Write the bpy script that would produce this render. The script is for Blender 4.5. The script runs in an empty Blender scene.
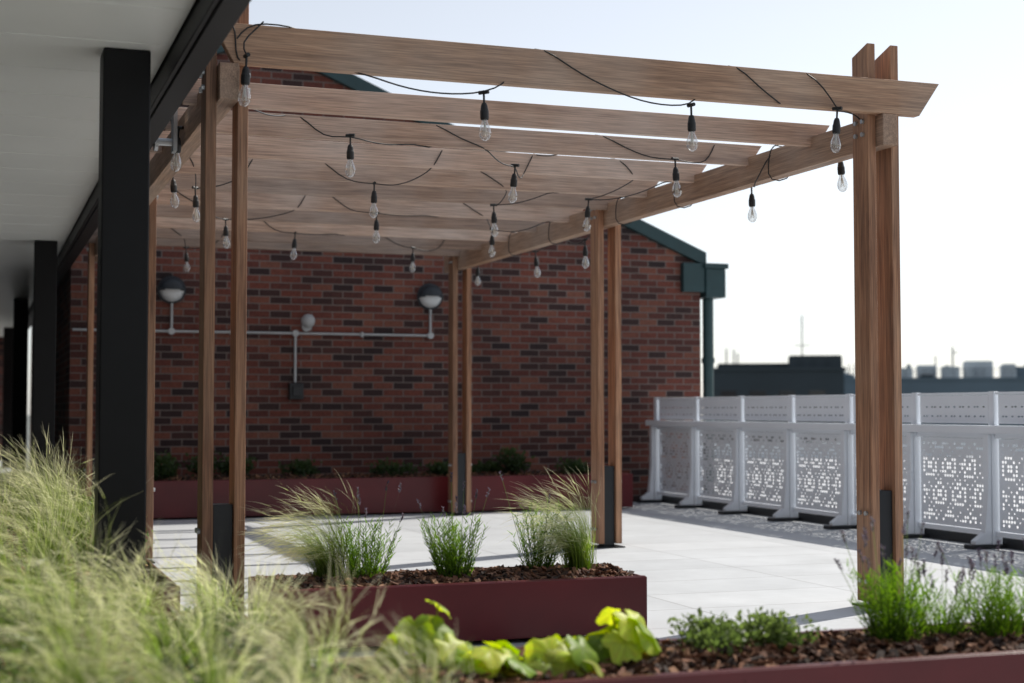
import bpy, bmesh, math, random
from mathutils import Vector, Matrix
random.seed(7)
S = bpy.context.scene
R = random.random
def U(a,b): return a+(b-a)*random.random()

# ------------------------------------------------------------ materials
def newmat(name):
    m = bpy.data.materials.new(name); m.use_nodes = True
    nt = m.node_tree; bs = nt.nodes["Principled BSDF"]
    return m, nt, bs
def N(nt, t, **k):
    n = nt.nodes.new(t)
    for a,b in k.items(): setattr(n,a,b)
    return n
def ramp(nt, stops):
    r = N(nt,'ShaderNodeValToRGB')
    el = r.color_ramp.elements
    while len(el) < len(stops): el.new(0.5)
    for e,(p,c) in zip(el,stops): e.position=p; e.color=(*c,1)
    return r
def bump(nt, bs, src, strength, dist=0.01):
    b = N(nt,'ShaderNodeBump'); b.inputs['Strength'].default_value=strength; b.inputs['Distance'].default_value=dist
    nt.links.new(src,b.inputs['Height']); nt.links.new(b.outputs[0],bs.inputs['Normal']); return b

def simple(name,col,rough=0.5,metal=0.0,var=0.12,scale=6.0,bmp=0.05,spec=0.5):
    m,nt,bs = newmat(name)
    tc=N(nt,'ShaderNodeTexCoord'); no=N(nt,'ShaderNodeTexNoise'); no.inputs['Scale'].default_value=scale; no.inputs['Detail'].default_value=6
    nt.links.new(tc.outputs['Object'],no.inputs['Vector'])
    r=ramp(nt,[(0.3,tuple(c*(1-var) for c in col)),(0.7,tuple(min(1,c*(1+var)) for c in col))])
    nt.links.new(no.outputs['Fac'],r.inputs[0]); nt.links.new(r.outputs[0],bs.inputs['Base Color'])
    bs.inputs['Roughness'].default_value=rough; bs.inputs['Metallic'].default_value=metal; bs.inputs['Specular IOR Level'].default_value=spec
    n2=N(nt,'ShaderNodeTexNoise'); n2.inputs['Scale'].default_value=scale*25
    nt.links.new(tc.outputs['Object'],n2.inputs['Vector']); bump(nt,bs,n2.outputs['Fac'],bmp,0.003)
    return m

def wood_mat(name,cols,silver,sa,sb,va=0.8,vb=1.25):
    m,nt,bs=newmat(name)
    tc=N(nt,'ShaderNodeTexCoord'); oi=N(nt,'ShaderNodeObjectInfo')
    mul=N(nt,'ShaderNodeVectorMath',operation='SCALE'); 
    cmb=N(nt,'ShaderNodeCombineXYZ'); nt.links.new(oi.outputs['Random'],cmb.inputs[0]); nt.links.new(oi.outputs['Random'],cmb.inputs[1])
    nt.links.new(cmb.outputs[0],mul.inputs[0]); mul.inputs['Scale'].default_value=37.0
    add=N(nt,'ShaderNodeVectorMath',operation='ADD'); nt.links.new(tc.outputs['Object'],add.inputs[0]); nt.links.new(mul.outputs[0],add.inputs[1])
    mp=N(nt,'ShaderNodeMapping'); mp.inputs['Scale'].default_value=(1.2,28,28); nt.links.new(add.outputs[0],mp.inputs['Vector'])
    n1=N(nt,'ShaderNodeTexNoise'); n1.inputs['Scale'].default_value=1.0; n1.inputs['Detail'].default_value=8; n1.inputs['Roughness'].default_value=0.65; n1.inputs['Distortion'].default_value=0.6
    nt.links.new(mp.outputs[0],n1.inputs['Vector'])
    mp2=N(nt,'ShaderNodeMapping'); mp2.inputs['Scale'].default_value=(5,170,170); nt.links.new(add.outputs[0],mp2.inputs['Vector'])
    n2=N(nt,'ShaderNodeTexNoise'); n2.inputs['Scale'].default_value=1.0; n2.inputs['Detail'].default_value=4; nt.links.new(mp2.outputs[0],n2.inputs['Vector'])
    r=ramp(nt,[(0.28,cols[0]),(0.5,cols[1]),(0.72,cols[2])])
    nt.links.new(n1.outputs['Fac'],r.inputs[0])
    r2=ramp(nt,[(0.3,(0.5,0.5,0.5)),(0.62,(1.1,1.1,1.1))]); nt.links.new(n2.outputs['Fac'],r2.inputs[0])
    mx=N(nt,'ShaderNodeMix',data_type='RGBA',blend_type='MULTIPLY'); mx.inputs[0].default_value=0.85
    nt.links.new(r.outputs[0],mx.inputs[6]); nt.links.new(r2.outputs[0],mx.inputs[7])
    n3=N(nt,'ShaderNodeTexNoise'); n3.inputs['Scale'].default_value=1.6; n3.inputs['Detail'].default_value=5; nt.links.new(add.outputs[0],n3.inputs['Vector'])
    r3=ramp(nt,[(0.38,(sa,)*3),(0.7,(sb,)*3)]); nt.links.new(n3.outputs['Fac'],r3.inputs[0])
    mx2=N(nt,'ShaderNodeMix',data_type='RGBA'); nt.links.new(r3.outputs[0],mx2.inputs[0]); nt.links.new(mx.outputs[2],mx2.inputs[6])
    mxs=N(nt,'ShaderNodeMix',data_type='RGBA',blend_type='MULTIPLY'); mxs.inputs[0].default_value=.6; mxs.inputs[6].default_value=(*silver,1); nt.links.new(r2.outputs[0],mxs.inputs[7]); nt.links.new(mxs.outputs[2],mx2.inputs[7])
    hs=N(nt,'ShaderNodeHueSaturation'); mr=N(nt,'ShaderNodeMapRange'); mr.inputs[3].default_value=va; mr.inputs[4].default_value=vb
    nt.links.new(oi.outputs['Random'],mr.inputs[0]); nt.links.new(mr.outputs[0],hs.inputs['Value']); nt.links.new(mx2.outputs[2],hs.inputs['Color'])
    nt.links.new(hs.outputs[0],bs.inputs['Base Color']); bs.inputs['Roughness'].default_value=0.62
    bump(nt,bs,n2.outputs['Fac'],0.45,0.003)
    return m

def brick_mat():
    m,nt,bs=newmat("red_brick")
    tc=N(nt,'ShaderNodeTexCoord'); sp=N(nt,'ShaderNodeSeparateXYZ'); nt.links.new(tc.outputs['Object'],sp.inputs[0])
    ad=N(nt,'ShaderNodeMath',operation='ADD'); nt.links.new(sp.outputs[0],ad.inputs[0]); nt.links.new(sp.outputs[1],ad.inputs[1])
    cb=N(nt,'ShaderNodeCombineXYZ'); nt.links.new(ad.outputs[0],cb.inputs[0]); nt.links.new(sp.outputs[2],cb.inputs[1])
    ns=N(nt,'ShaderNodeTexNoise'); ns.inputs['Scale'].default_value=9; nt.links.new(tc.outputs['Object'],ns.inputs['Vector'])
    vs=N(nt,'ShaderNodeVectorMath',operation='SCALE'); vs.inputs['Scale'].default_value=0.006; nt.links.new(ns.outputs['Color'],vs.inputs[0])
    va=N(nt,'ShaderNodeVectorMath',operation='ADD'); nt.links.new(cb.outputs[0],va.inputs[0]); nt.links.new(vs.outputs[0],va.inputs[1])
    def bt(c1,c2,mo,off=0.5):
        b=N(nt,'ShaderNodeTexBrick'); b.inputs['Scale'].default_value=1; b.inputs['Brick Width'].default_value=0.225; b.inputs['Row Height'].default_value=0.075
        b.inputs['Mortar Size'].default_value=0.0065; b.inputs['Mortar Smooth'].default_value=0.15; b.inputs['Bias'].default_value=0
        b.inputs['Color1'].default_value=(*c1,1); b.inputs['Color2'].default_value=(*c2,1); b.inputs['Mortar'].default_value=(*mo,1); b.offset=off
        nt.links.new(va.outputs[0],b.inputs['Vector']); return b
    bw=bt((0,0,0),(1,1,1),(0.5,0.5,0.5))
    r=ramp(nt,[(0.0,(0.028,0.015,0.016)),(0.22,(0.065,0.026,0.022)),(0.40,(0.125,0.036,0.026)),(0.75,(0.185,0.052,0.034)),(1.0,(0.22,0.085,0.055))])
    nt.links.new(bw.outputs['Color'],r.inputs[0])
    n2=N(nt,'ShaderNodeTexNoise'); n2.inputs['Scale'].default_value=45; n2.inputs['Detail'].default_value=6; nt.links.new(tc.outputs['Object'],n2.inputs['Vector'])
    r2=ramp(nt,[(0.3,(0.6,0.6,0.6)),(0.7,(1.15,1.15,1.15))]); nt.links.new(n2.outputs['Fac'],r2.inputs[0])
    mm=N(nt,'ShaderNodeMix',data_type='RGBA',blend_type='MULTIPLY'); mm.inputs[0].default_value=0.8; nt.links.new(r.outputs[0],mm.inputs[6]); nt.links.new(r2.outputs[0],mm.inputs[7])
    mo=N(nt,'ShaderNodeMix',data_type='RGBA'); nt.links.new(bw.outputs['Fac'],mo.inputs[0]); nt.links.new(mm.outputs[2],mo.inputs[6]); mo.inputs[7].default_value=(0.18,0.145,0.13,1)
    n3=N(nt,'ShaderNodeTexNoise'); n3.inputs['Scale'].default_value=0.9; n3.inputs['Detail'].default_value=5; nt.links.new(tc.outputs['Object'],n3.inputs['Vector'])
    r3=ramp(nt,[(0.3,(0.65,0.65,0.67)),(0.7,(1.1,1.1,1.1))]); nt.links.new(n3.outputs['Fac'],r3.inputs[0])
    m3=N(nt,'ShaderNodeMix',data_type='RGBA',blend_type='MULTIPLY'); m3.inputs[0].default_value=1; nt.links.new(mo.outputs[2],m3.inputs[6]); nt.links.new(r3.outputs[0],m3.inputs[7])
    nt.links.new(m3.outputs[2],bs.inputs['Base Color']); bs.inputs['Roughness'].default_value=0.88
    inv=N(nt,'ShaderNodeMath',operation='SUBTRACT'); inv.inputs[0].default_value=1; nt.links.new(bw.outputs['Fac'],inv.inputs[1])
    a2=N(nt,'ShaderNodeMath',operation='MULTIPLY_ADD'); nt.links.new(n2.outputs['Fac'],a2.inputs[0]); a2.inputs[1].default_value=0.3; nt.links.new(inv.outputs[0],a2.inputs[2])
    bump(nt,bs,a2.outputs[0],0.7,0.008)
    return m

def paver_mat():
    m,nt,bs=newmat("porcelain_paving")
    tc=N(nt,'ShaderNodeTexCoord')
    b=N(nt,'ShaderNodeTexBrick'); b.inputs['Scale'].default_value=1; b.inputs['Brick Width'].default_value=1.2; b.inputs['Row Height'].default_value=0.6; b.offset=0.0
    b.inputs['Mortar Size'].default_value=0.004; b.inputs['Color1'].default_value=(0.51,0.535,0.56,1); b.inputs['Color2'].default_value=(0.56,0.585,0.61,1); b.inputs['Mortar'].default_value=(0.24,0.24,0.25,1)
    nt.links.new(tc.outputs['Object'],b.inputs['Vector'])
    n=N(nt,'ShaderNodeTexNoise'); n.inputs['Scale'].default_value=1.3; n.inputs['Detail'].default_value=9; n.inputs['Roughness'].default_value=0.7; nt.links.new(tc.outputs['Object'],n.inputs['Vector'])
    r=ramp(nt,[(0.3,(0.80,0.80,0.80)),(0.7,(1.06,1.06,1.06))]); nt.links.new(n.outputs['Fac'],r.inputs[0])
    mm=N(nt,'ShaderNodeMix',data_type='RGBA',blend_type='MULTIPLY'); mm.inputs[0].default_value=1; nt.links.new(b.outputs['Color'],mm.inputs[6]); nt.links.new(r.outputs[0],mm.inputs[7])
    nt.links.new(mm.outputs[2],bs.inputs['Base Color']); bs.inputs['Roughness'].default_value=0.6
    n2=N(nt,'ShaderNodeTexNoise'); n2.inputs['Scale'].default_value=150; nt.links.new(tc.outputs['Object'],n2.inputs['Vector']); bump(nt,bs,n2.outputs['Fac'],0.1,0.002)
    return m

def leaf_mat(name, trans=0.45, rough=0.5, val=1.8):
    m,nt,bs=newmat(name)
    at=N(nt,'ShaderNodeAttribute'); at.attribute_name='Col'
    nt.links.new(at.outputs['Color'],bs.inputs['Base Color']); bs.inputs['Roughness'].default_value=rough
    bs.inputs['Specular IOR Level'].default_value=0.3
    tr=N(nt,'ShaderNodeBsdfTranslucent'); 
    hs=N(nt,'ShaderNodeHueSaturation'); hs.inputs['Value'].default_value=val; hs.inputs['Saturation'].default_value=1.15
    nt.links.new(at.outputs['Color'],hs.inputs['Color']); nt.links.new(hs.outputs[0],tr.inputs['Color'])
    mx=N(nt,'ShaderNodeMixShader'); mx.inputs[0].default_value=trans
    nt.links.new(bs.outputs[0],mx.inputs[1]); nt.links.new(tr.outputs[0],mx.inputs[2])
    nt.links.new(mx.outputs[0],nt.nodes['Material Output'].inputs['Surface'])
    return m
def attr_mat(name, rough=0.9):
    m,nt,bs=newmat(name)
    at=N(nt,'ShaderNodeAttribute'); at.attribute_name='Col'
    nt.links.new(at.outputs['Color'],bs.inputs['Base Color']); bs.inputs['Roughness'].default_value=rough
    return m
def glass_mat():
    m,nt,bs=newmat("clear_bulb_glass")
    nt.nodes.remove(bs)
    t=N(nt,'ShaderNodeBsdfTransparent'); t.inputs[0].default_value=(0.93,0.93,0.92,1)
    g=N(nt,'ShaderNodeBsdfGlossy'); g.inputs['Roughness'].default_value=0.03
    lw=N(nt,'ShaderNodeLayerWeight'); lw.inputs[0].default_value=0.45
    r=ramp(nt,[(0.0,(0.12,0.12,0.12)),(1.0,(0.75,0.75,0.75))]); nt.links.new(lw.outputs['Facing'],r.inputs[0])
    mx=N(nt,'ShaderNodeMixShader'); nt.links.new(r.outputs[0],mx.inputs[0]); nt.links.new(t.outputs[0],mx.inputs[1]); nt.links.new(g.outputs[0],mx.inputs[2])
    nt.links.new(mx.outputs[0],nt.nodes['Material Output'].inputs['Surface'])
    return m

WOOD=wood_mat("weathered_hardwood_beams",((0.17,0.09,0.05),(0.38,0.215,0.125),(0.53,0.335,0.21)),(0.45,0.35,0.28),0.1,0.7)
RAFT=wood_mat("weathered_hardwood_rafters",((0.21,0.115,0.075),(0.41,0.255,0.17),(0.56,0.385,0.28)),(0.50,0.405,0.345),0.15,0.85,0.62,1.4)
POST=wood_mat("hardwood_posts",((0.14,0.06,0.032),(0.34,0.165,0.088),(0.50,0.27,0.15)),(0.36,0.25,0.17),0.0,0.45,0.75,1.3)
BRICK=brick_mat(); PAVE=paver_mat()
LEAF=leaf_mat("grass_blades",0.5); BROAD=leaf_mat("broad_leaves",0.45,0.45,1.9); CHIP=attr_mat("bark_chips")
BLACK=simple("black_powder_coat",(0.007,0.007,0.008),0.5,bmp=0.02,spec=0.25)
STEEL=simple("galvanised_steel",(0.45,0.47,0.48),0.4,0.8)
DSTEEL=simple("dark_steel",(0.022,0.024,0.027),0.45,0.3)
WHITE=simple("white_fence_coat",(0.82,0.86,0.91),0.45,var=0.04,scale=2,bmp=0.02)
CEIL=simple("soffit_panel_paint",(0.86,0.87,0.82),0.35,var=0.04,scale=1.0,bmp=0.01)
RED=simple("maroon_planter_coat",(0.105,0.010,0.013),0.32,var=0.2,scale=3,bmp=0.03,spec=0.4)
SOIL=simple("soil",(0.035,0.022,0.015),0.95,var=0.4,scale=30,bmp=0.8)
TEAL=simple("teal_trim",(0.014,0.045,0.05),0.45)
SLATE=simple("slate_roof",(0.07,0.075,0.08),0.8,scale=4)
RUB=simple("black_rubber",(0.01,0.01,0.01),0.5)
GLASS=glass_mat()
FIL=simple("filament_stem",(0.75,0.72,0.65),0.3)
OPAL=simple("opal_diffuser",(0.62,0.65,0.66),0.3,var=0.02)
LGREY=simple("light_hood_grey",(0.035,0.042,0.05),0.5,spec=0.3)
COND=simple("conduit_grey",(0.42,0.44,0.45),0.4)
PALE=simple("added_roof_pale",(0.52,0.54,0.56),0.8,var=0.12,scale=0.6)  # pale tone for the added roof, to show bright through the fence holes
GROUND=simple("distant_ground",(0.12,0.13,0.12),0.95,var=0.35,scale=0.02)
CITY1=simple("city_dark_cladding",(0.028,0.042,0.052),0.7,scale=0.2)
CITY2=simple("city_haze_blue_cladding",(0.12,0.17,0.21),0.7,scale=0.2)  # distance haze is mixed into this blue-grey base colour
CITY3=simple("city_pale_cladding",(0.55,0.60,0.63),0.7,scale=0.3)
DGLASS=simple("dark_glazing",(0.02,0.022,0.025),0.1)

# ------------------------------------------------------------ helpers
def link(o,parent=None):
    S.collection.objects.link(o)
    if parent: o.parent=parent
    return o
def empty(name,loc=(0,0,0)):
    e=bpy.data.objects.new(name,None); e.empty_display_size=0.2; link(e); return e
class MB:
    def __init__(s): s.v=[]; s.f=[]; s.c=[]
    def add(s,vs,fs,col=None):
        o=len(s.v); s.v+= [tuple(v) for v in vs]; s.f+=[tuple(i+o for i in f) for f in fs]
        if col is not None:
            if isinstance(col,list): s.c+=col
            else: s.c+=[col]*len(vs)
    def box(s,a,b,col=None):
        x0,y0,z0=a; x1,y1,z1=b
        s.add([(x0,y0,z0),(x1,y0,z0),(x1,y1,z0),(x0,y1,z0),(x0,y0,z1),(x1,y0,z1),(x1,y1,z1),(x0,y1,z1)],
              [(0,3,2,1),(4,5,6,7),(0,1,5,4),(1,2,6,5),(2,3,7,6),(3,0,4,7)],col)
    def cyl(s,p0,p1,r0,r1=None,n=12,col=None):
        if r1 is None: r1=r0
        p0=Vector(p0);p1=Vector(p1);d=(p1-p0).normalized()
        a=d.orthogonal().normalized(); b=d.cross(a)
        vs=[p0+(a*math.cos(t)+b*math.sin(t))*r0 for t in [2*math.pi*i/n for i in range(n)]]+[p1+(a*math.cos(t)+b*math.sin(t))*r1 for t in [2*math.pi*i/n for i in range(n)]]
        fs=[(i,(i+1)%n,n+(i+1)%n,n+i) for i in range(n)]+[tuple(range(n-1,-1,-1)),tuple(range(n,2*n))]
        s.add(vs,fs,col)
    def lathe(s,prof,n=16,origin=(0,0,0)):
        ox,oy,oz=origin; vs=[];fs=[]
        for r,z in prof:
            for i in range(n):
                t=2*math.pi*i/n; vs.append((ox+r*math.cos(t),oy+r*math.sin(t),oz+z))
        for k in range(len(prof)-1):
            for i in range(n):
                fs.append((k*n+i,k*n+(i+1)%n,(k+1)*n+(i+1)%n,(k+1)*n+i))
        s.add(vs,fs)
    def obj(s,name,mat,parent=None,smooth=False,bevel=0,mats=None):
        me=bpy.data.meshes.new(name); me.from_pydata(s.v,[],s.f); me.update()
        if s.c:
            ca=me.color_attributes.new('Col','FLOAT_COLOR','POINT')
            flat=[]
            for c in s.c: flat+= [c[0],c[1],c[2],1.0]
            ca.data.foreach_set('color',flat)
        me.materials.append(mat)
        if smooth: me.polygons.foreach_set('use_smooth',[True]*len(me.polygons))
        o=bpy.data.objects.new(name,me); link(o,parent)
        if bevel:
            m=o.modifiers.new('b','BEVEL'); m.width=bevel; m.segments=2; m.limit_method='ANGLE'
        return o
def timber(name,parent,p0,p1,w,h,up,cut0=0,cut1=0,mat=None):
    """length along local x; w along local y; h along local z (up). cut: lower edge pulled in"""
    p0=Vector(p0);p1=Vector(p1);L=(p1-p0).length; x=(p1-p0).normalized(); z=Vector(up).normalized(); y=z.cross(x)
    b=MB()
    hw=w/2;hh=h/2
    vs=[(cut0,-hw,-hh),(L-cut1,-hw,-hh),(L-cut1,hw,-hh),(cut0,hw,-hh),(0,-hw,hh),(L,-hw,hh),(L,hw,hh),(0,hw,hh)]
    b.add(vs,[(0,3,2,1),(4,5,6,7),(0,1,5,4),(1,2,6,5),(2,3,7,6),(3,0,4,7)])
    o=b.obj(name,mat or WOOD,parent,bevel=0.004)
    M=Matrix(((x[0],y[0],z[0],p0[0]),(x[1],y[1],z[1],p0[1]),(x[2],y[2],z[2],p0[2]),(0,0,0,1)))
    o.matrix_world=M
    return o

# ------------------------------------------------------------ ground + deck
b=MB(); b.add([(-3000,-3000,-9),(3000,-3000,-9),(3000,3000,-9),(-3000,3000,-9)],[(0,1,2,3)]); b.obj("ground",GROUND)
b=MB(); b.box((-1.8,-8,-9),(7.75,15.7,0)); b.box((-1.8,15.7,-9),(0.88,34,0)); b.obj("roof_terrace_paving",PAVE)
e=empty("added_bright_roof")  # added pale roof beyond the fence, there to brighten its holes
b=MB(); b.box((7.76,-8,-9),(46,44,-0.55)); b.obj("pale_slab",PALE,e)
b=MB(); b.box((45.6,-8,-.548),(46,43.6,-0.05)); b.box((8.3,43.6,-.548),(46,44,-0.05)); b.obj("parapet",CITY3,e)

# ------------------------------------------------------------ brick building
bb=empty("brick_building")
AX,AZ,EX,EZ=2.75,5.0,7.98,2.80
b=MB()
Y0,Y1=15.75,27
pr=[(0.9,-9),(EX,-9),(EX,EZ),(AX,AZ),(0.9,AZ-(AX-0.9)*0.42)]
n=len(pr)
b.add([(x,Y0,z) for x,z in pr]+[(x,Y1,z) for x,z in pr],[tuple(range(n)),tuple(range(2*n-1,n-1,-1))]+[(i,i+n,(i+1)%n+n,(i+1)%n) for i in range(n)])
b.obj("brick_walls",BRICK,bb)
sl=(AZ-EZ)/(EX-AX)
def slab(xa,za,xb,zb,ya,yb,t0,t1,name,mat):
    b=MB(); b.add([(xa,ya,za+t0),(xb,ya,zb+t0),(xb,yb,zb+t0),(xa,yb,za+t0),(xa,ya,za+t1),(xb,ya,zb+t1),(xb,yb,zb+t1),(xa,yb,za+t1)],
        [(0,3,2,1),(4,5,6,7),(0,1,5,4),(1,2,6,5),(2,3,7,6),(3,0,4,7)]); return b.obj(name,mat,bb,bevel=0.006)
slab(AX+.005,AZ,EX+0.12,EZ-0.12*sl,Y0+0.1,Y1,0.01,0.10,"roof_slope_right",SLATE)
slab(0.95,AZ-(AX-0.95)*.42,AX-.005,AZ,Y0+0.1,Y1,0.01,0.10,"roof_slope_left",SLATE)
slab(AX+.005,AZ,EX+0.05,EZ-0.05*sl,Y0-0.07,Y0+0.095,-0.05,0.11,"verge_trim_right",TEAL)
slab(0.95,AZ-(AX-0.95)*.42,AX-.005,AZ,Y0-0.07,Y0+0.095,-0.05,0.11,"verge_trim_left",TEAL)
b=MB(); b.box((7.72,Y0-0.09,2.42),(8.0,Y0-0.004,2.76)); b.box((8.003,Y0-0.11,2.36),(8.26,Y0+0.25,2.70)); b.box((7.98,Y0-0.13,2.70),(8.29,Y0+8,2.76)); b.obj("gutter_box",TEAL,bb,bevel=0.01)
b=MB(); b.cyl((8.11,Y0+0.06,-5),(8.11,Y0+0.06,2.36),0.065); 
for z in (0.5,1.6): b.cyl((8.11,Y0+0.06,z),(8.11,Y0+0.06,z+.06),0.078)
b.obj("downpipe",TEAL,bb,smooth=False)
# conduit & fittings
cd=empty("wall_conduit")
b=MB(); yc=Y0-0.03; r=0.013
b.cyl((0.92,yc,1.86),(4.68,yc,1.86),r); b.cyl((3.19,yc,1.86),(3.19,yc,1.34),r); b.cyl((1.90,yc,1.86),(1.90,yc,2.15),r); b.cyl((4.68,yc,1.86),(4.68,yc,2.15),r)
for x in (1.9,3.19,4.68): b.cyl((x,Y0-.055,1.86),(x,Y0-.003,1.86),0.035)
for x in (1.2,2.5,3.9): b.box((x,Y0-.05,1.835),(x+.03,Y0-.002,1.885))
b.obj("conduit_pipe",COND,cd,smooth=False)
b=MB(); b.box((3.12,Y0-.09,1.16),(3.27,Y0-.002,1.33)); b.box((3.15,Y0-.11,1.19),(3.24,Y0-.092,1.30)); b.obj("socket_box",DSTEEL,cd,bevel=0.008)
def bulkhead(x,z):
    e=empty("bulkhead_wall_light")
    def half(z0s,mat,nm,rr,dep):
        b=MB(); vs=[];fs=[];NN=14;K=6
        for k in range(K+1):
            ph=math.pi/2*k/K
            for i in range(NN+1):
                t=(math.pi*i/NN) if z0s>0 else (math.pi+math.pi*i/NN)
                vs.append((x+rr*math.cos(t)*math.cos(ph)**.6,Y0-0.02-dep*math.sin(ph),z+rr*math.sin(t)*math.cos(ph)**.6))
        for k in range(K):
            for i in range(NN):
                a=k*(NN+1)+i; fs.append((a,a+1,a+NN+2,a+NN+1))
        b.add(vs,fs); return b.obj(nm,mat,e,smooth=True)
    half(1,LGREY,"hood",0.13,0.13); half(-1,OPAL,"diffuser",0.125,0.09)
    b=MB(); b.cyl((x,Y0-0.025,z),(x,Y0-0.002,z),0.145,n=32); b.obj("backplate",LGREY,e)
    b=MB(); b.box((x-.13,Y0-.10,z-.012),(x+.13,Y0-.02,z+.008)); b.obj("trim_bar",LGREY,e,bevel=.003)
bulkhead(1.90,2.29); bulkhead(4.68,2.29)
e=empty("wall_sensor_lamp"); b=MB(); b.cyl((3.31,Y0-.05,1.93),(3.31,Y0-.003,1.93),.05,n=20); b.obj("mount",COND,e)
b=MB(); 
b.lathe([(0.0,-.075),(.04,-.065),(.065,-.035),(.075,0),(.065,.035),(.04,.065),(0,.075)],16,(3.31,Y0-.11,1.99)); b.obj("globe",COND,e,smooth=True)

# ------------------------------------------------------------ canopy
cn=empty("entrance_canopy")
b=MB(); y=-6
while y<32:
    for (xa,xb) in ((-1.78,0.735),):
        b.box((xa,y+.006,2.535),(xb,y+.58-.006,2.56))
    y+=.58
b.obj("soffit_panels",CEIL,cn,bevel=0.004)
b=MB(); b.box((-1.8,-6,2.575),(0.74,33,2.78)); b.obj("canopy_roof",BLACK,cn)
b=MB(); b.box((0.743,-6,2.44),(0.765,33,2.80)); b.box((0.767,-6,2.43),(0.86,33,2.46)); b.box((0.84,-6,2.462),(0.862,33,2.84)); b.box((0.767,-6,2.66),(0.838,33,2.68))
b.obj("fascia_gutter",BLACK,cn,bevel=0.004)
for i,yy in enumerate((6.38,13.8,21.2,28.6)):
    e=empty("black_column" if i==0 else "black_column.%03d"%i)
    b=MB(); b.box((0.475,yy-.095,0.02),(0.665,yy+.095,2.533)); b.obj("shaft",BLACK,e,bevel=0.006)
    b=MB(); b.box((0.44,yy-.14,0.001),(0.72,yy+.14,0.018)); b.obj("base_plate",BLACK,e,bevel=0.003)
# building behind canopy
ob=empty("office_building")
b=MB(); b.box((-2.2,-8,-9),(-1.9,34,5)); b.obj("facade",CITY2,ob)
b=MB()
yy=-7.5
while yy<33:
    b.box((-1.898,yy,0.1),(-1.88,yy+1.3,2.4)); yy+=1.5
b.obj("glazing",DGLASS,ob)
b=MB(); b.box((-1.88,33,-9),(0.9,33.3,3)); b.obj("end_wall",BRICK,ob)

# ------------------------------------------------------------ pergola
pg=empty("timber_pergola")
XL,XR=1.07,4.58
YP=(6.94,10.64,14.34)
for X in (XL,XR):
    for Y in YP:
        top=3.02 if Y==YP[0] else (2.72)
        for s,nm in ((-1,"post_inner"),(1,"post_outer")):
            xx=X+s*0.0725
            timber(nm,pg,(xx,Y,0.03),(xx,Y,top),0.05,0.15,(0,-1,0),0,0.05,mat=POST)
        b=MB(); b.box((X-.045,Y-.05,0.012),(X+.045,Y+.05,0.62)); b.box((X-.11,Y-.11,0.001),(X+.11,Y+.11,0.011))
        b.obj("steel_shoe",DSTEEL,pg,bevel=.003)
        b=MB()
        for z in (0.14,0.5,2.53,2.60):
            for dy in (-.03,.03):
                b.cyl((X-.1125,Y+dy*(1 if z<2 else 1.1),z),(X-.0985,Y+dy*(1 if z<2 else 1.1),z),.013,n=6)
                b.cyl((X+.0985,Y+dy,z),(X+.1125,Y+dy,z),.013,n=6)
        b.obj("bolts",STEEL,pg)
timber("side_beam",pg,(XL,6.80,2.545),(XL,14.75,2.545),0.09,0.17,(0,0,1))
timber("side_beam",pg,(XR,6.80,2.545),(XR,14.75,2.545),0.09,0.17,(0,0,1))
timber("front_beam",pg,(0.99,6.835,2.724),(4.90,6.835,2.724),0.055,0.185,(0,0,1),0.1,0.13)
RY=[7.55,8.3,9.05,9.8,10.52,11.3,12.05,12.8,13.55,14.22]
for y in RY:
    timber("rafter",pg,(0.92+U(-.01,.01),y,2.643+U(-.004,.004)),(4.66+U(-.03,.02),y,2.643+U(-.004,.004)),0.045,0.128,(0,0,1),0.04,0.09,mat=RAFT)
timber("rear_beam",pg,(0.92,14.47,2.728),(4.88,14.47,2.728),0.05,0.19,(0,0,1),0.1,0.13)
b=MB(); b.cyl((0.862,7.95,2.45),(0.97,7.95,2.45),.02); b.cyl((0.862,7.95,2.45),(0.88,7.95,2.45),.05); b.box((0.955,7.90,2.40),(0.975,8.0,2.62)); b.obj("wall_bracket",STEEL,pg)

# ------------------------------------------------------------ festoon lights
fl=empty("festoon_string_lights")
def cable(nodes,r=0.0038,sag=0.03):
    """poly cable through nodes; between nodes it hangs with a small sag"""
    pts=[]
    for i in range(len(nodes)-1):
        a=Vector(nodes[i]); c=Vector(nodes[i+1]); d=(c-a).length
        K=max(2,int(d/.05)); sg=sag*U(.15,1.3)*min(1.6,(d/.35)**2) if d>.15 else 0
        for k in range(K):
            t=k/K; p=a.lerp(c,t); p.z-=4*t*(1-t)*sg; pts.append(p)
    pts.append(Vector(nodes[-1]))
    for _ in range(2):
        pts=[pts[0]]+[(pts[i-1]+pts[i]*2+pts[i+1])/4 for i in range(1,len(pts)-1)]+[pts[-1]]
    cu=bpy.data.curves.new("cable",'CURVE'); cu.dimensions='3D'; cu.bevel_depth=r; cu.bevel_resolution=2
    sp=cu.splines.new('POLY'); sp.points.add(len(pts)-1)
    for p,c in zip(sp.points,pts): p.co=(*c,1)
    cu.materials.append(RUB); o=bpy.data.objects.new("cable",cu); link(o,fl); return o
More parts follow.
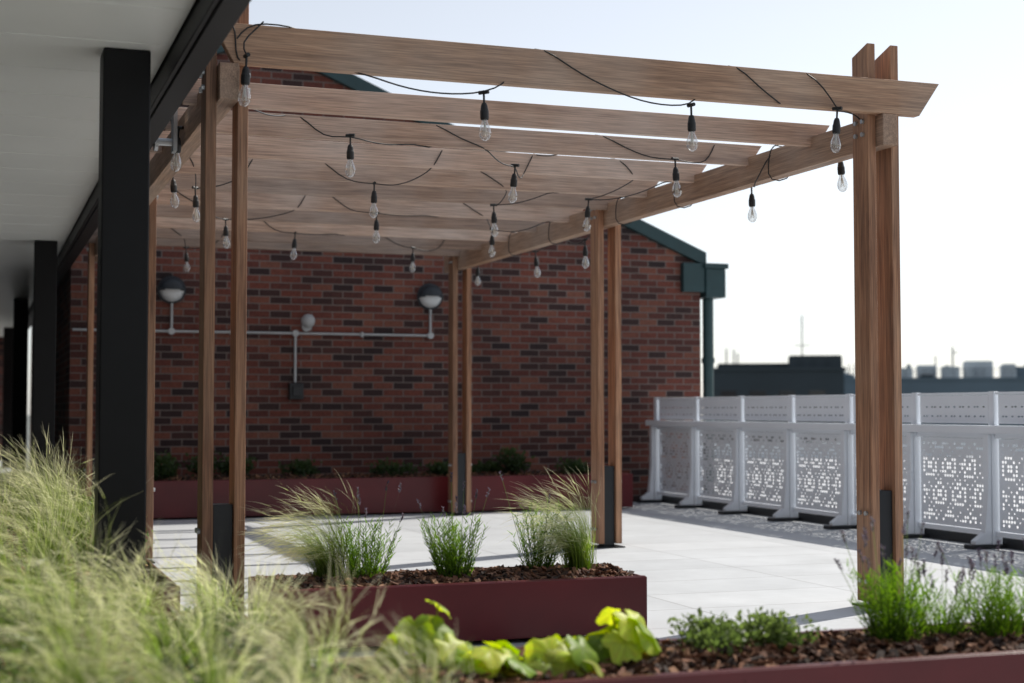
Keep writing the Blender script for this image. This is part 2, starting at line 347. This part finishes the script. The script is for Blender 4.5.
def fixture_meshes():
    b=MB(); b.cyl((0,0,0.01),(0,0,-.07),.006,n=8); b.lathe([(0,-.055),(.012,-.057),(.017,-.07),(.02,-.09),(.023,-.10),(.023,-.135),(.020,-.145),(0,-.146)],14)
    b.cyl((-.028,0,.0),(.028,0,.0),.0105,n=8)
    me=b.obj("socket",RUB,fl,smooth=False)
    b=MB(); b.lathe([(.014,-.146),(.0155,-.158),(.023,-.175),(.030,-.195),(.0325,-.212),(.030,-.230),(.021,-.246),(.009,-.254),(0.0005,-.256)],18)
    g=b.obj("bulb",GLASS,fl,smooth=True)
    b=MB(); b.cyl((0,0,-.146),(0,0,-.205),.0045,.003,n=8)
    for t in range(6):
        a=t*math.pi/3; b.cyl((.004*math.cos(a),.004*math.sin(a),-.165),(.013*math.cos(a),.013*math.sin(a),-.225),.0012,n=4)
    f=b.obj("filament",FIL,fl)
    return me,g,f
fx=fixture_meshes(); first=True
SC=0.92
def bulb(x,y,z):
    """x,y,z of bulb centre"""
    global first
    zt=z+.205*SC
    tilt=Matrix.Rotation(U(-.08,.08),4,'X')@Matrix.Rotation(U(-.08,.08),4,'Y')@Matrix.Rotation(U(0,3),4,'Z')@Matrix.Scale(SC,4)
    for o in fx:
        q=o if first else o.copy()
        if not first: link(q,fl)
        q.matrix_world=Matrix.Translation((x,y,zt))@tilt
    first=False
    return (x,y,zt)
yf=6.79
ZT=2.825
cable([(1.10,yf,2.74),(1.14,yf,2.80),(1.22,yf,ZT),(1.36,yf,ZT-.01),(1.40,6.87,ZT),(1.60,6.87,2.65),(1.70,yf-.01,2.622),bulb(2.28,yf-.02,2.385),(2.40,yf,2.625),(2.44,6.87,2.70),(2.53,6.865,ZT+.002),(2.60,yf+.008,ZT-.002),(2.95,yf,2.645),
   bulb(3.385,yf-.02,2.40),(3.47,6.87,2.66),(3.60,6.865,ZT+.002),(3.66,yf+.008,ZT-.002),(3.92,yf,2.63),(3.97,6.87,2.64),(4.02,6.865,ZT+.002),(4.07,yf+.008,ZT-.002),(4.17,yf,2.74),bulb(4.236,yf-.02,2.44)],sag=.02)
cable([(1.22,yf-.005,ZT+.002),(1.11,yf-.02,2.72),bulb(1.14,yf-.03,2.47)])
cable([(1.06,6.80,2.84),(1.10,6.79,2.78),(1.09,6.80,2.68),(1.12,6.80,2.62),(1.16,6.87,2.68),(1.13,6.87,2.82),(1.06,6.80,2.84)])
ZR=2.712; ZB=2.575
def string(start,items,end=None):
    """items: (bulb x,y,z, rafter_y the cable drops from, dx left, next rafter y, dx right)"""
    nodes=[start]
    for (x,y,z,ry,dl,ry2,dr) in items:
        dl*=U(.75,1.3); dr*=U(.6,1.5)
        nodes+= [(x-dl-.06,ry+.03,ZR),(x-dl,ry-.030,ZR),(x-dl*U(.25,.6),ry-.034,ZB+.01)]
        nodes.append(bulb(x,y,z))
        if R()<.5: nodes+= [(x+dr,ry2-.034,ZB+.0),(x+dr+.07,ry2-.030,ZR),(x+dr+.09,ry2+.03,ZR)]
        else: nodes+= [(x+dr*.8,ry2-.036,ZB+U(.0,.02)),(x+dr+.05,ry2+.03,ZB-.005),(x+dr+.1,ry2+.03,ZR)]
    if end: nodes.append(end)
    cable(nodes,sag=.03)
string((1.12,7.2,2.60),[(1.95,8.12,2.39,8.3,.28,8.3,.42),(3.10,8.60,2.36,8.3,.55,9.05,.32),(3.97,8.16,2.38,8.3,.45,8.3,.22)],(4.55,8.3,2.64))
cable([(4.236,yf-.02,2.62),(4.40,6.87,2.635),(4.66,7.1,2.60),bulb(4.68,7.46,2.35),(4.66,7.75,2.58),(4.60,7.9,2.64),(4.53,8.0,2.62),(4.5,8.15,2.44),(4.62,8.35,2.46),bulb(4.65,8.45,2.29),(4.66,8.75,2.50),(4.60,9.0,2.64)])
string((0.97,7.9,2.56),[(1.0,8.05,2.36,8.3,.02,8.3,.05)],(1.1,8.8,2.6))
string((1.1,9.3,2.6),[(1.15,9.55,2.36,9.05,.02,9.8,.06),(1.38,10.2,2.36,9.8,.1,9.8,.4),(2.5,9.72,2.38,9.8,.35,9.05,.28),(3.58,10.40,2.37,9.8,.4,9.8,.3),(4.15,9.95,2.38,9.05,.2,9.05,.2)],(4.54,9.2,2.63))
string((1.1,11.3,2.6),[(1.85,11.9,2.37,11.3,.4,11.3,.3),(2.9,11.2,2.38,11.3,.4,11.3,.45),(4.05,11.8,2.37,11.3,.4,11.3,.25)],(4.54,11.3,2.63))
cable([(4.54,10.6,2.63),(4.64,11.0,2.5),bulb(4.64,11.2,2.24),(4.64,11.7,2.52),bulb(4.64,12.35,2.26),(4.64,13,2.54),bulb(4.64,13.95,2.31)])
string((1.1,14.2,2.6),[(1.83,14.1,2.37,13.55,.3,13.55,.2),(2.57,12.7,2.38,12.8,.3,12.8,.4),(3.82,13.4,2.37,13.55,.4,13.55,.3)],(4.54,13.7,2.63))
for y in (7.9,9.2,10.2,11.6,12.6):
    cable([(4.51,y,2.64),(4.65,y+.03,2.64),(4.65,y+.06,2.44),(4.51,y+.1,2.43),(4.50,y+.05,2.64),(4.53,y,2.645)])

# ------------------------------------------------------------ perforated fence
fn=empty("perforated_metal_fence")
def perf(w,h,s,holef,name,mat):
    b=MB(); ny=int(round(w/s)); nz=int(round(h/s)); sy=w/ny; sz=h/nz
    for i in range(ny):
        for j in range(nz):
            y0=i*sy; z0=j*sz; cy=y0+sy/2; cz=z0+sz/2
            hr=holef(i,j,ny,nz,cy,cz)
            if not hr:
                b.add([(0,y0,z0),(0,y0+sy,z0),(0,y0+sy,z0+sz),(0,y0,z0+sz)],[(0,1,2,3)]); continue
            ry,rz=hr
            o=[(y0,z0),(cy,z0),(y0+sy,z0),(y0+sy,cz),(y0+sy,z0+sz),(cy,z0+sz),(y0,z0+sz),(y0,cz)]
            inn=[(cy+ry*math.cos(a),cz+rz*math.sin(a)) for a in [math.radians(225+45*k) for k in range(8)]]
            b.add([(0,p[0],p[1]) for p in o+inn],[(k,(k+1)%8,8+(k+1)%8,8+k) for k in range(8)])
    return b.obj(name,mat,fn)
def lowhole(i,j,ny,nz,cy,cz):
    if i in(0,ny-1) or j in (0,nz-1): return None
    a=.26; best=9;
    for m in range(-1,6):
        for k in range(-1,5):
            py=m*a+(a/2 if k%2 else 0)-.02; pz=k*a*.87+.02
            best=min(best,math.hypot(cy-py,cz-pz))
    if best<.03: return (.013,.013)
    if .06<best<.095: return (.0115,.0115)
    if (i+j)%2==0 and best>.12: return (.0075,.0075)
    return None
def uphole(i,j,ny,nz,cy,cz):
    if i in(0,ny-1) or j in (0,nz-1): return None
    if j%2==1 and (i*7+j*3)%5<3: return (.014,.006)
    return None
lp=perf(0.88,0.70,0.032,lowhole,"lower_panel",WHITE)
up=perf(0.88,0.22,0.036,uphole,"upper_panel",WHITE)
FX=7.32
Yf=15.55; nb=14
fb=MB()
for k in range(nb):
    ya=Yf-(k+1)*1.0
    for src,z in ((lp,.13),(up,.945)):
        q=src if k==0 else src.copy()
        if k: link(q,fn)
        q.location=(FX,ya+.06,z)
    fb.box((FX-.02,ya+.04,.09),(FX+.02,ya+.96,.128)); fb.box((FX-.02,ya+.04,.832),(FX+.02,ya+.96,.868))
    fb.box((FX-.015,ya+.04,1.167),(FX+.015,ya+.96,1.185))
for k in range(nb+1):
    y=Yf-k
    fb.box((FX-.045,y-.035,.03),(FX+.045,y+.035,.868))
    fb.box((FX-.02,y-.035,.932),(FX+.025,y+.035,1.19))
    fb.add([(FX-.05,y-.03,.032),(FX-.20,y-.03,.032),(FX-.20,y-.03,.06),(FX-.11,y-.03,.12),(FX-.08,y-.03,.40),(FX-.075,y-.03,.865),(FX-.047,y-.03,.865)]+
           [(FX-.05,y+.03,.032),(FX-.20,y+.03,.032),(FX-.20,y+.03,.06),(FX-.11,y+.03,.12),(FX-.08,y+.03,.40),(FX-.075,y+.03,.865),(FX-.047,y+.03,.865)],
           [(0,1,2,3,4,5,6),(13,12,11,10,9,8,7)]+[(i,i+7,(i+1)%7+7,(i+1)%7) for i in range(7)])
fb.box((FX-.12,Yf-nb-.05,.87),(FX+.07,Yf+.05,.93))
fb.obj("frame_and_rail",WHITE,fn,bevel=.004)
b=MB()
for k in range(nb+1):
    y=Yf-k; b.box((FX-.24,y-.06,.001),(FX+.10,y+.06,.029))
b.box((FX+.05,Yf-nb,.001),(FX+.30,Yf,.085))
b.obj("dark_feet_and_kerb",DSTEEL,fn)

# ------------------------------------------------------------ planters
def planter(x0,y0,x1,y1,h,nchips,name="planter_box"):
    e=empty(name); t=.012
    b=MB(); 
    b.box((x0,y0,.02),(x1,y0+t,h)); b.box((x0,y1-t,.02),(x1,y1,h)); b.box((x0,y0+t+.001,.02),(x0+t,y1-t-.001,h)); b.box((x1-t,y0+t+.001,.02),(x1,y1-t-.001,h))
    r=.035
    b.box((x0+.001,y0+t+.001,h-.006),(x1-.001,y0+r,h+.003)); b.box((x0+.001,y1-r,h-.006),(x1-.001,y1-t-.001,h+.003))
    b.obj("sides",RED,e,bevel=.003)
    b=MB(); nx=max(2,int((x1-x0)/.08)); ny=max(2,int((y1-y0)/.08)); zs=h-.045
    vs=[];fs=[]
    for i in range(nx+1):
        for j in range(ny+1):
            u=i/nx;v=j/ny
            vs.append((x0+t+(x1-x0-2*t)*u,y0+t+(y1-y0-2*t)*v,zs+U(-.01,.02)+.035*math.sin(math.pi*v)))
    for i in range(nx):
        for j in range(ny):
            a=i*(ny+1)+j; fs.append((a,a+ny+1,a+ny+2,a+1))
    b.add(vs,fs); b.obj("soil",SOIL,e,smooth=True)
    b=MB()
    pal=[(.10,.045,.025),(.17,.075,.04),(.06,.03,.02),(.26,.135,.075),(.035,.02,.015),(.13,.055,.03)]
    for _ in range(nchips):
        x=U(x0+.03,x1-.03); y=U(y0+.03,y1-.03); v=(y-y0)/(y1-y0)
        z=zs+.035*math.sin(math.pi*v)+U(.003,.03)
        l=U(.010,.040);w=U(.005,.016);tt=U(.002,.006)
        M=Matrix.Translation((x,y,z))@Matrix.Rotation(U(0,6.3),4,'Z')@Matrix.Rotation(U(-.7,.7),4,'Y')@Matrix.Rotation(U(-.7,.7),4,'X')
        vs=[M@Vector((sx*l*U(.6,1),sy*w*U(.5,1),sz*tt)) for sz in(-1,1) for sx,sy in((-1,-1),(1,-1),(1,1),(-1,1))]
        c=random.choice(pal); k=U(.7,1.3); c=tuple(q*k for q in c)
        b.add(vs,[(0,3,2,1),(4,5,6,7),(0,1,5,4),(1,2,6,5),(2,3,7,6),(3,0,4,7)],c)
    b.obj("bark_mulch",CHIP,e)
    return e
H=.275
planter(1.21,6.40,2.96,7.02,H,3400)
planter(1.02,4.0,5.2,4.64,H,5200,"planter_box.001")
planter(-.35,2.2,0.98,5.9,H,3500,"planter_box.002")
planter(-.2,6.7,0.86,13.2,H,2500,"planter_box.003")
planter(0.95,14.62,6.60,15.66,.37,3000,"planter_box.004")

# ------------------------------------------------------------ plants
def lerp(a,b,t): return tuple(a[i]+(b[i]-a[i])*t for i in range(3))
def ribbon(b,p,d,L,w,droop,cols,seg=6,lean=(0,0),taper=1.0,wind=0.0):
    p=Vector(p); d=Vector(d).normalized(); vs=[];cs=[];fs=[]
    side=d.cross(Vector((U(-1,1),U(-1,1),.1))).normalized()
    for i in range(seg+1):
        t=i/seg; ww=w*(1-t*taper*.9)
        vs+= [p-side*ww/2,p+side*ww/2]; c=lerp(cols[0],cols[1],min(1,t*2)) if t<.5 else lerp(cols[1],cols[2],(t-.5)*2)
        cs+=[c,c]
        if i: fs.append((2*i-2,2*i-1,2*i+1,2*i))
        if i<seg:
            d=(d+Vector((lean[0]*t,lean[1]*t,-droop*t))).normalized(); p=p+d*(L/seg)
    b.add(vs,fs,cs)
    return p,d
def feather_clump(b,x,y,z,n,Hh,lean=(-.12,0),spread=.5,w=.003,bright=1.0):
    wisps=[(U(0,6.283),U(.0,1),U(.55,1.35)) for _ in range(8)]
    for _ in range(n):
        kb=1
        if R()<.78:
            wa,wt,kb=random.choice(wisps); a=random.gauss(wa,.12); tilt=abs(wt*spread+random.gauss(0,.045))
        else:
            a=U(0,6.283); tilt=abs(random.gauss(0,spread*.6))
        rr=abs(random.gauss(0,.03))
        d=(math.cos(a)*tilt,math.sin(a)*tilt,1)
        L=Hh*U(.5,1.3); k=U(.5,1.3)*bright*kb; g=R()
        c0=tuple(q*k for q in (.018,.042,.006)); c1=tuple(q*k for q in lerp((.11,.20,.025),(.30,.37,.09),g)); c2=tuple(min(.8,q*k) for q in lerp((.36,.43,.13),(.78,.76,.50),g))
        l=(lean[0]*U(.4,1.6)+math.cos(a)*.05,lean[1]+math.sin(a)*.05)
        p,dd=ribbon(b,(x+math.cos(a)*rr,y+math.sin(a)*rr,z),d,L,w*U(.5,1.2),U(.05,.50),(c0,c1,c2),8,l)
        if R()<.35:
            for _ in range(3):
                ribbon(b,p-dd*U(0,.1),(dd[0]+U(-.25,.25),dd[1]+U(-.25,.25),dd[2]+U(-.2,.2)),U(.06,.14),w*.5,.12,(c2,(.70,.68,.45),(.78,.76,.58)),3,l)
def lavender_clump(b,x,y,z,n,Hh,stems,rad=.09):
    for _ in range(n):
        a=U(0,6.283); rr=rad*math.sqrt(R())*.7; tilt=rr/rad*.5+U(-.1,.1)
        L=Hh*U(.35,.85); k=U(.6,1.3); p=Vector((x+math.cos(a)*rr,y+math.sin(a)*rr,z)); d=Vector((math.cos(a)*tilt+U(-.12,.12),math.sin(a)*tilt+U(-.12,.12),1)).normalized()
        c0=tuple(q*k for q in(.04,.07,.015)); c1=tuple(q*k for q in(.12,.22,.03)); c2=tuple(q*k for q in (.24,.37,.06))
        ribbon(b,p,d,L,.004,.03,(c0,c0,c1),4)
        m=int(L/.014)
        for i in range(2,m):
            q=p+d*(L*i/m); t=i/m; aa=U(0,6.283)
            ribbon(b,q,(math.cos(aa)*.7+d[0],math.sin(aa)*.7+d[1],.8),U(.022,.042),.0048,-.1,(lerp(c0,c1,t),c1,c2),2,taper=.8)
    for _ in range(stems):
        a=U(0,6.283); tilt=U(.05,.5); d=(math.cos(a)*tilt,math.sin(a)*tilt,1); L=Hh*U(.85,1.3)
        c=(.08,.11,.04)
        p,dd=ribbon(b,(x+math.cos(a)*.04,y+math.sin(a)*.04,z),d,L,.0028,.03,(c,c,c),5,taper=.3)
        cc=lerp((.05,.04,.06),(.10,.085,.10),R())
        for i in range(16):
            q=p-dd*(.045*(i/16)); aa=U(0,6.283)
            ribbon(b,q,(math.cos(aa),math.sin(aa),.9),.011,.006,0,(cc,cc,lerp(cc,(.13,.11,.15),R())),2,taper=.6)
def leaf(b,base,nrm,size,col,lobes=5,az=None):
    n=Vector(nrm).normalized()
    u=Vector((math.cos(az),math.sin(az),0)); u=(u-n*u.dot(n)).normalized(); v=n.cross(u)
    ctr=Vector(base); vs=[ctr]; cs=[tuple(q*.8 for q in col)]; fs=[]; M=44
    fold=U(.0,.35); k1=U(0,6)
    for ring,fr in enumerate((.25,.5,.75,.9,1.0)):
        for i in range(M):
            t=2*math.pi*i/M
            lob=abs(math.cos(lobes*t/2))**.8
            rr=size*fr*(1.0+.15*math.cos(t)*fr)*(1-.26*(1-lob)*fr**2)*(1-.65*math.exp(-((t-math.pi)/.25)**2)*fr)*(1+.04*math.sin(17*t+k1)*fr**4)
            q=u*rr*math.cos(t)+v*rr*math.sin(t)
            dz=size*(.30*fold*abs(math.sin(t))*fr - .22*fr**2*max(0,math.cos(t)) -.10*fr**3 + .07*math.sin(5*t+k1)*fr**2 - .07*(lob)*fr)
            vs.append(ctr+q+n*dz)
            vein=1.0+.30*max(0,math.cos(lobes*t))**8*(1 if fr<.95 else .3)-.08*(fr<.6); cs.append(tuple(min(1,z*vein*U(.93,1.07)) for z in col))
    for i in range(M): fs.append((0,1+i,1+(i+1)%M))
    for r_ in range(4):
        for i in range(M):
            fs.append((1+r_*M+i,1+(r_+1)*M+i,1+(r_+1)*M+(i+1)%M,1+r_*M+(i+1)%M))
    b.add(vs,fs,cs)
def bigleaf_plant(b,x,y,z,n,rad,Hh,smin=.045,smax=.078):
    for i in range(n):
        a=i*2.4+U(-.5,.5); rr=rad*math.sqrt((i+.5)/n); h=Hh*U(.55,1.12)*(1-.5*rr/rad)
        p=Vector((x+math.cos(a)*rr,y+math.sin(a)*rr,z+h)); k=U(.6,1.2)
        col=tuple(q*k for q in lerp((.20,.33,.03),(.54,.58,.09),R()))
        b.cyl((x+U(-.02,.02),y+U(-.02,.02),z),p,.0032,.0028,n=5,col=(.20,.17,.07))
        leaf(b,p,(math.cos(a)*U(.2,.9)+U(-.1,.5),math.sin(a)*U(.2,.9)+U(-.55,.2),.75),U(smin,smax),col,az=a+U(-.5,.5))
def small_leaf(b,p,d,s,col):
    d=Vector(d).normalized(); sd=d.cross(Vector((U(-1,1),U(-1,1),U(-1,1)))).normalized(); p=Vector(p)
    b.add([p,p+d*s*.45+sd*s*.28,p+d*s,p+d*s*.45-sd*s*.28],[(0,1,2,3)],col)
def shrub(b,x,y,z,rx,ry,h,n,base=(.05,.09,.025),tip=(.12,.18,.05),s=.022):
    blobs=[(U(-.7,.7),U(-.6,.6),U(.35,.95)) for _ in range(9)]
    for _ in range(n):
        bl=random.choice(blobs)
        dx,dy,dz=random.gauss(0,.25),random.gauss(0,.25),abs(random.gauss(0,.3))
        px=x+(bl[0]+dx)*rx; py=y+(bl[1]+dy)*ry; pz=z+h*min(1.1,bl[2]*R()**.5+dz*.3)
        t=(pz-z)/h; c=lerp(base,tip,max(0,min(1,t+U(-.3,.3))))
        small_leaf(b,(px,py,pz),(U(-1,1),U(-1,1),U(.0,1.2)),s*U(.6,1.3),c)

zs=H-.03
cnt={}
def plant(name,fn,*a,mat=LEAF,**k):
    b=MB(); fn(b,*a,**k)
    i=cnt.get(name,0); cnt[name]=i+1
    return b.obj(name if i==0 else "%s.%03d"%(name,i),mat,smooth=(name=="coral_bells_plant"))
# middle planter
YM=6.70
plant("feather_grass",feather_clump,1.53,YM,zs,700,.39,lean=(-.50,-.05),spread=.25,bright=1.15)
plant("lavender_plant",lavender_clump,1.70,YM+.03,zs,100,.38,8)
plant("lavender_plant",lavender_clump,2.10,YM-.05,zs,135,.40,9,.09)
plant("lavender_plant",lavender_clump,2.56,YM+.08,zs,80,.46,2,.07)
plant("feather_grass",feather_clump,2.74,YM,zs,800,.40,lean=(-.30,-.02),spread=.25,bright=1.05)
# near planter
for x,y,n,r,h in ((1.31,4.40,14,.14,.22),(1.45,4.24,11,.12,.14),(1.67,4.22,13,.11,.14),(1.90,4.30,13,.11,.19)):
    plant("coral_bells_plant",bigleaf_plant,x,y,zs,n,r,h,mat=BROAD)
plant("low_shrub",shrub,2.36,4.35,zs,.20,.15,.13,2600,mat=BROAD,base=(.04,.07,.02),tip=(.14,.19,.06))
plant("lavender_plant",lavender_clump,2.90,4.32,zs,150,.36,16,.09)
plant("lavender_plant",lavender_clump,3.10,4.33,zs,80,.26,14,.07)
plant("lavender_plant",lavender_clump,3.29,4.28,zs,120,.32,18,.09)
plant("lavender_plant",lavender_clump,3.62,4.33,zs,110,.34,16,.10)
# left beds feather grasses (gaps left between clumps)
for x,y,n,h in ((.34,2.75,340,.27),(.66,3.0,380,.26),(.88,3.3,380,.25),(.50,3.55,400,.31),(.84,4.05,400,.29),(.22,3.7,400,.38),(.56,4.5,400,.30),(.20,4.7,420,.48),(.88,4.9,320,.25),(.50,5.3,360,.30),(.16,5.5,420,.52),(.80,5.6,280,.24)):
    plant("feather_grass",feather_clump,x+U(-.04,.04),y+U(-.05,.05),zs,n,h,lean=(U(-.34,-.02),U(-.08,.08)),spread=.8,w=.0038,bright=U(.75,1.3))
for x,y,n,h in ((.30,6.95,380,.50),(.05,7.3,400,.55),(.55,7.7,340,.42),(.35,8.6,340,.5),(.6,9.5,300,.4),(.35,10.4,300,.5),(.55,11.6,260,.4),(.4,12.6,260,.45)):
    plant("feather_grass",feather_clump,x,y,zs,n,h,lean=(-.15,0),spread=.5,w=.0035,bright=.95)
plant("low_shrub",shrub,.75,8.0,zs,.15,.5,.22,1600,mat=BROAD)
plant("low_shrub",shrub,.7,10.4,zs,.2,.8,.25,1600,mat=BROAD)
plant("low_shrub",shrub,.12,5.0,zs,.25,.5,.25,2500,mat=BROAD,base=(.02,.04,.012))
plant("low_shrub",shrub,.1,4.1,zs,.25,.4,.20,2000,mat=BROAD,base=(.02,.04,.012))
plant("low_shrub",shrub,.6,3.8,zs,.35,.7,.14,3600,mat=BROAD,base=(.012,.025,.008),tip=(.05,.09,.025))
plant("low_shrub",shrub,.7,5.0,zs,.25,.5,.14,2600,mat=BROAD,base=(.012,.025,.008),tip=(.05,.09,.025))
# back planter: sparse, uneven
for i in range(11):
    if i in (5,): continue
    plant("low_shrub",shrub,1.2+i*.48+U(-.15,.15),15.15+U(-.15,.15),.33,U(.14,.26),.26,U(.08,.36),int(U(350,700)),mat=BROAD,base=(.02,.035,.014),tip=(.06,.10,.035),s=.05)

# ------------------------------------------------------------ skyline
def city(name,cx,cy,w,d,z1,mat,extra=(),rot=-35):
    e=empty(name); 
    b=MB(); b.box((-w/2,-d/2,-9),(w/2,d/2,z1)); b.box((-w/2-.15,-d/2-.15,z1+.002),(w/2+.15,d/2+.15,z1+.25)); b.obj("block",mat,e)
    b=MB(); k=-w/2+.8
    while k<w/2-1.5:
        for zz in range(-8,int(z1)-1,3): b.box((k,-d/2-.03,zz),(k+1.2,-d/2-.003,zz+1.5))
        k+=2.2
    b.obj("windows",DGLASS,e)
    for i,(x0,x1,h0,m) in enumerate(extra):
        b=MB(); yo=U(-.2,.2)*d; b.box((x0,-d/4+yo,z1+.26),(x1,yo,z1+.26+h0)); b.box((x0+.1,-d/4-.05+yo,z1+.26+h0),(x1-.1,yo,z1+.34+h0))
        for q in range(3): 
            xx=x0+(x1-x0)*(.2+.25*q); b.box((xx,-d/4-.12+yo,z1+.4),(xx+.12,-d/4-.06+yo,z1+.1+h0))
        b.obj("rooftop_unit",m,e)
    e.location=(cx,cy,0); e.rotation_euler=(0,0,math.radians(rot)); return e
a=city("distant_office_block",60.5,106,10,14,4.0,CITY1,((-4.6,2,.35,CITY1),(.9,4.9,.85,CITY1)),-30)
b=MB(); b.cyl((2,0,4.5),(2,0,8.6),.05,n=6); b.cyl((1.4,0,6.2),(2.6,0,6.2),.03,n=6); b.cyl((-4,0,4.5),(-4,0,6),.06,n=6); b.cyl((-3.4,0,4.5),(-3.4,0,5.9),.06,n=6); b.cyl((-3.1,0,4.5),(-3.1,0,5.6),.06,n=6); b.obj("antenna_masts",CITY1,a)
ex=[(-14,-11.5,1.1,CITY3),(-10.5,-9,.7,CITY3),(-3.9,-2.5,.9,CITY3),(-2.2,-.2,1.3,CITY3),(.2,1.9,1.0,CITY3),(2.4,5.2,1.7,CITY3),(6,8,1.0,CITY2),(8.5,12,1.6,CITY3),(12.4,14.5,1.1,CITY3)]
k=-13
while k<15:
    ww=U(.3,1.4); ex.append((k,k+ww,U(.15,1.4),random.choice((CITY1,CITY2,CITY3,CITY3)))); k+=ww+U(.1,1.6)
a=city("distant_warehouse",93,130,34,20,3.9,CITY2,ex,-35)
b=MB(); b.cyl((1.4,0,3.7),(1.4,0,7.5),.09,n=6); b.cyl((1.4,0,6.9),(1.9,0,6.9),.06,n=6); b.cyl((-.3,0,3.7),(-.3,0,6.6),.07,n=6)
for _ in range(7):
    x=U(-12,12); b.cyl((x,-2,3.9),(x,-2,U(4.8,6.0)),.06,n=6)
x=-14
while x<15:
    b.cyl((x,-9.9,4.1),(x,-9.9,5.0),.025,n=4); x+=.9
b.box((-14,-9.92,4.95),(14.9,-9.88,5.0)); b.box((-14,-9.92,4.6),(14.9,-9.88,4.63))
b.obj("antenna_masts",CITY1,a)
city("distant_factory",150,165,60,30,2.2,CITY2,((-20,-12,1.2,CITY2),(0,9,1.4,CITY2),(15,22,1.0,CITY3)),-38)
city("distant_terrace_block",30,120,30,18,-1,CITY2,(),-20)

# ------------------------------------------------------------ sky & sun
sd=Vector((.92,.42,1.0)).normalized()
el=math.asin(sd.z); az=math.atan2(sd.x,sd.y)
w=bpy.data.worlds.new("World"); S.world=w; w.use_nodes=True; nt=w.node_tree
bg=nt.nodes['Background']; sk=nt.nodes.new('ShaderNodeTexSky'); sk.sky_type='NISHITA'; sk.sun_disc=False
sk.sun_elevation=el; sk.sun_rotation=az; sk.dust_density=0.6; sk.air_density=1.0; sk.ozone_density=3.0
hs=nt.nodes.new('ShaderNodeHueSaturation'); hs.inputs['Saturation'].default_value=0.34; hs.inputs['Value'].default_value=1.2
nt.links.new(sk.outputs[0],hs.inputs['Color']); nt.links.new(hs.outputs[0],bg.inputs[0]); bg.inputs[1].default_value=0.12
sl_=bpy.data.lights.new("sun",'SUN'); sl_.energy=5; sl_.angle=math.radians(.5); sl_.color=(1,.94,.85)
so=bpy.data.objects.new("sun",sl_); link(so); so.rotation_euler=sd.to_track_quat('Z','Y').to_euler(); so.location=(10,5,12)

# ------------------------------------------------------------ camera
c=bpy.data.cameras.new("camera"); co=bpy.data.objects.new("camera",c); link(co)
co.location=(0,0,1.05); co.rotation_euler=(math.radians(90+2.61),0,math.radians(-19.7))
c.lens=52.73; c.sensor_width=36; c.clip_end=5000; c.clip_start=.05
c.dof.use_dof=True; c.dof.focus_distance=8.0; c.dof.aperture_fstop=2.0
S.camera=co
S.view_settings.view_transform='Standard'; S.view_settings.look='None'; S.view_settings.exposure=0
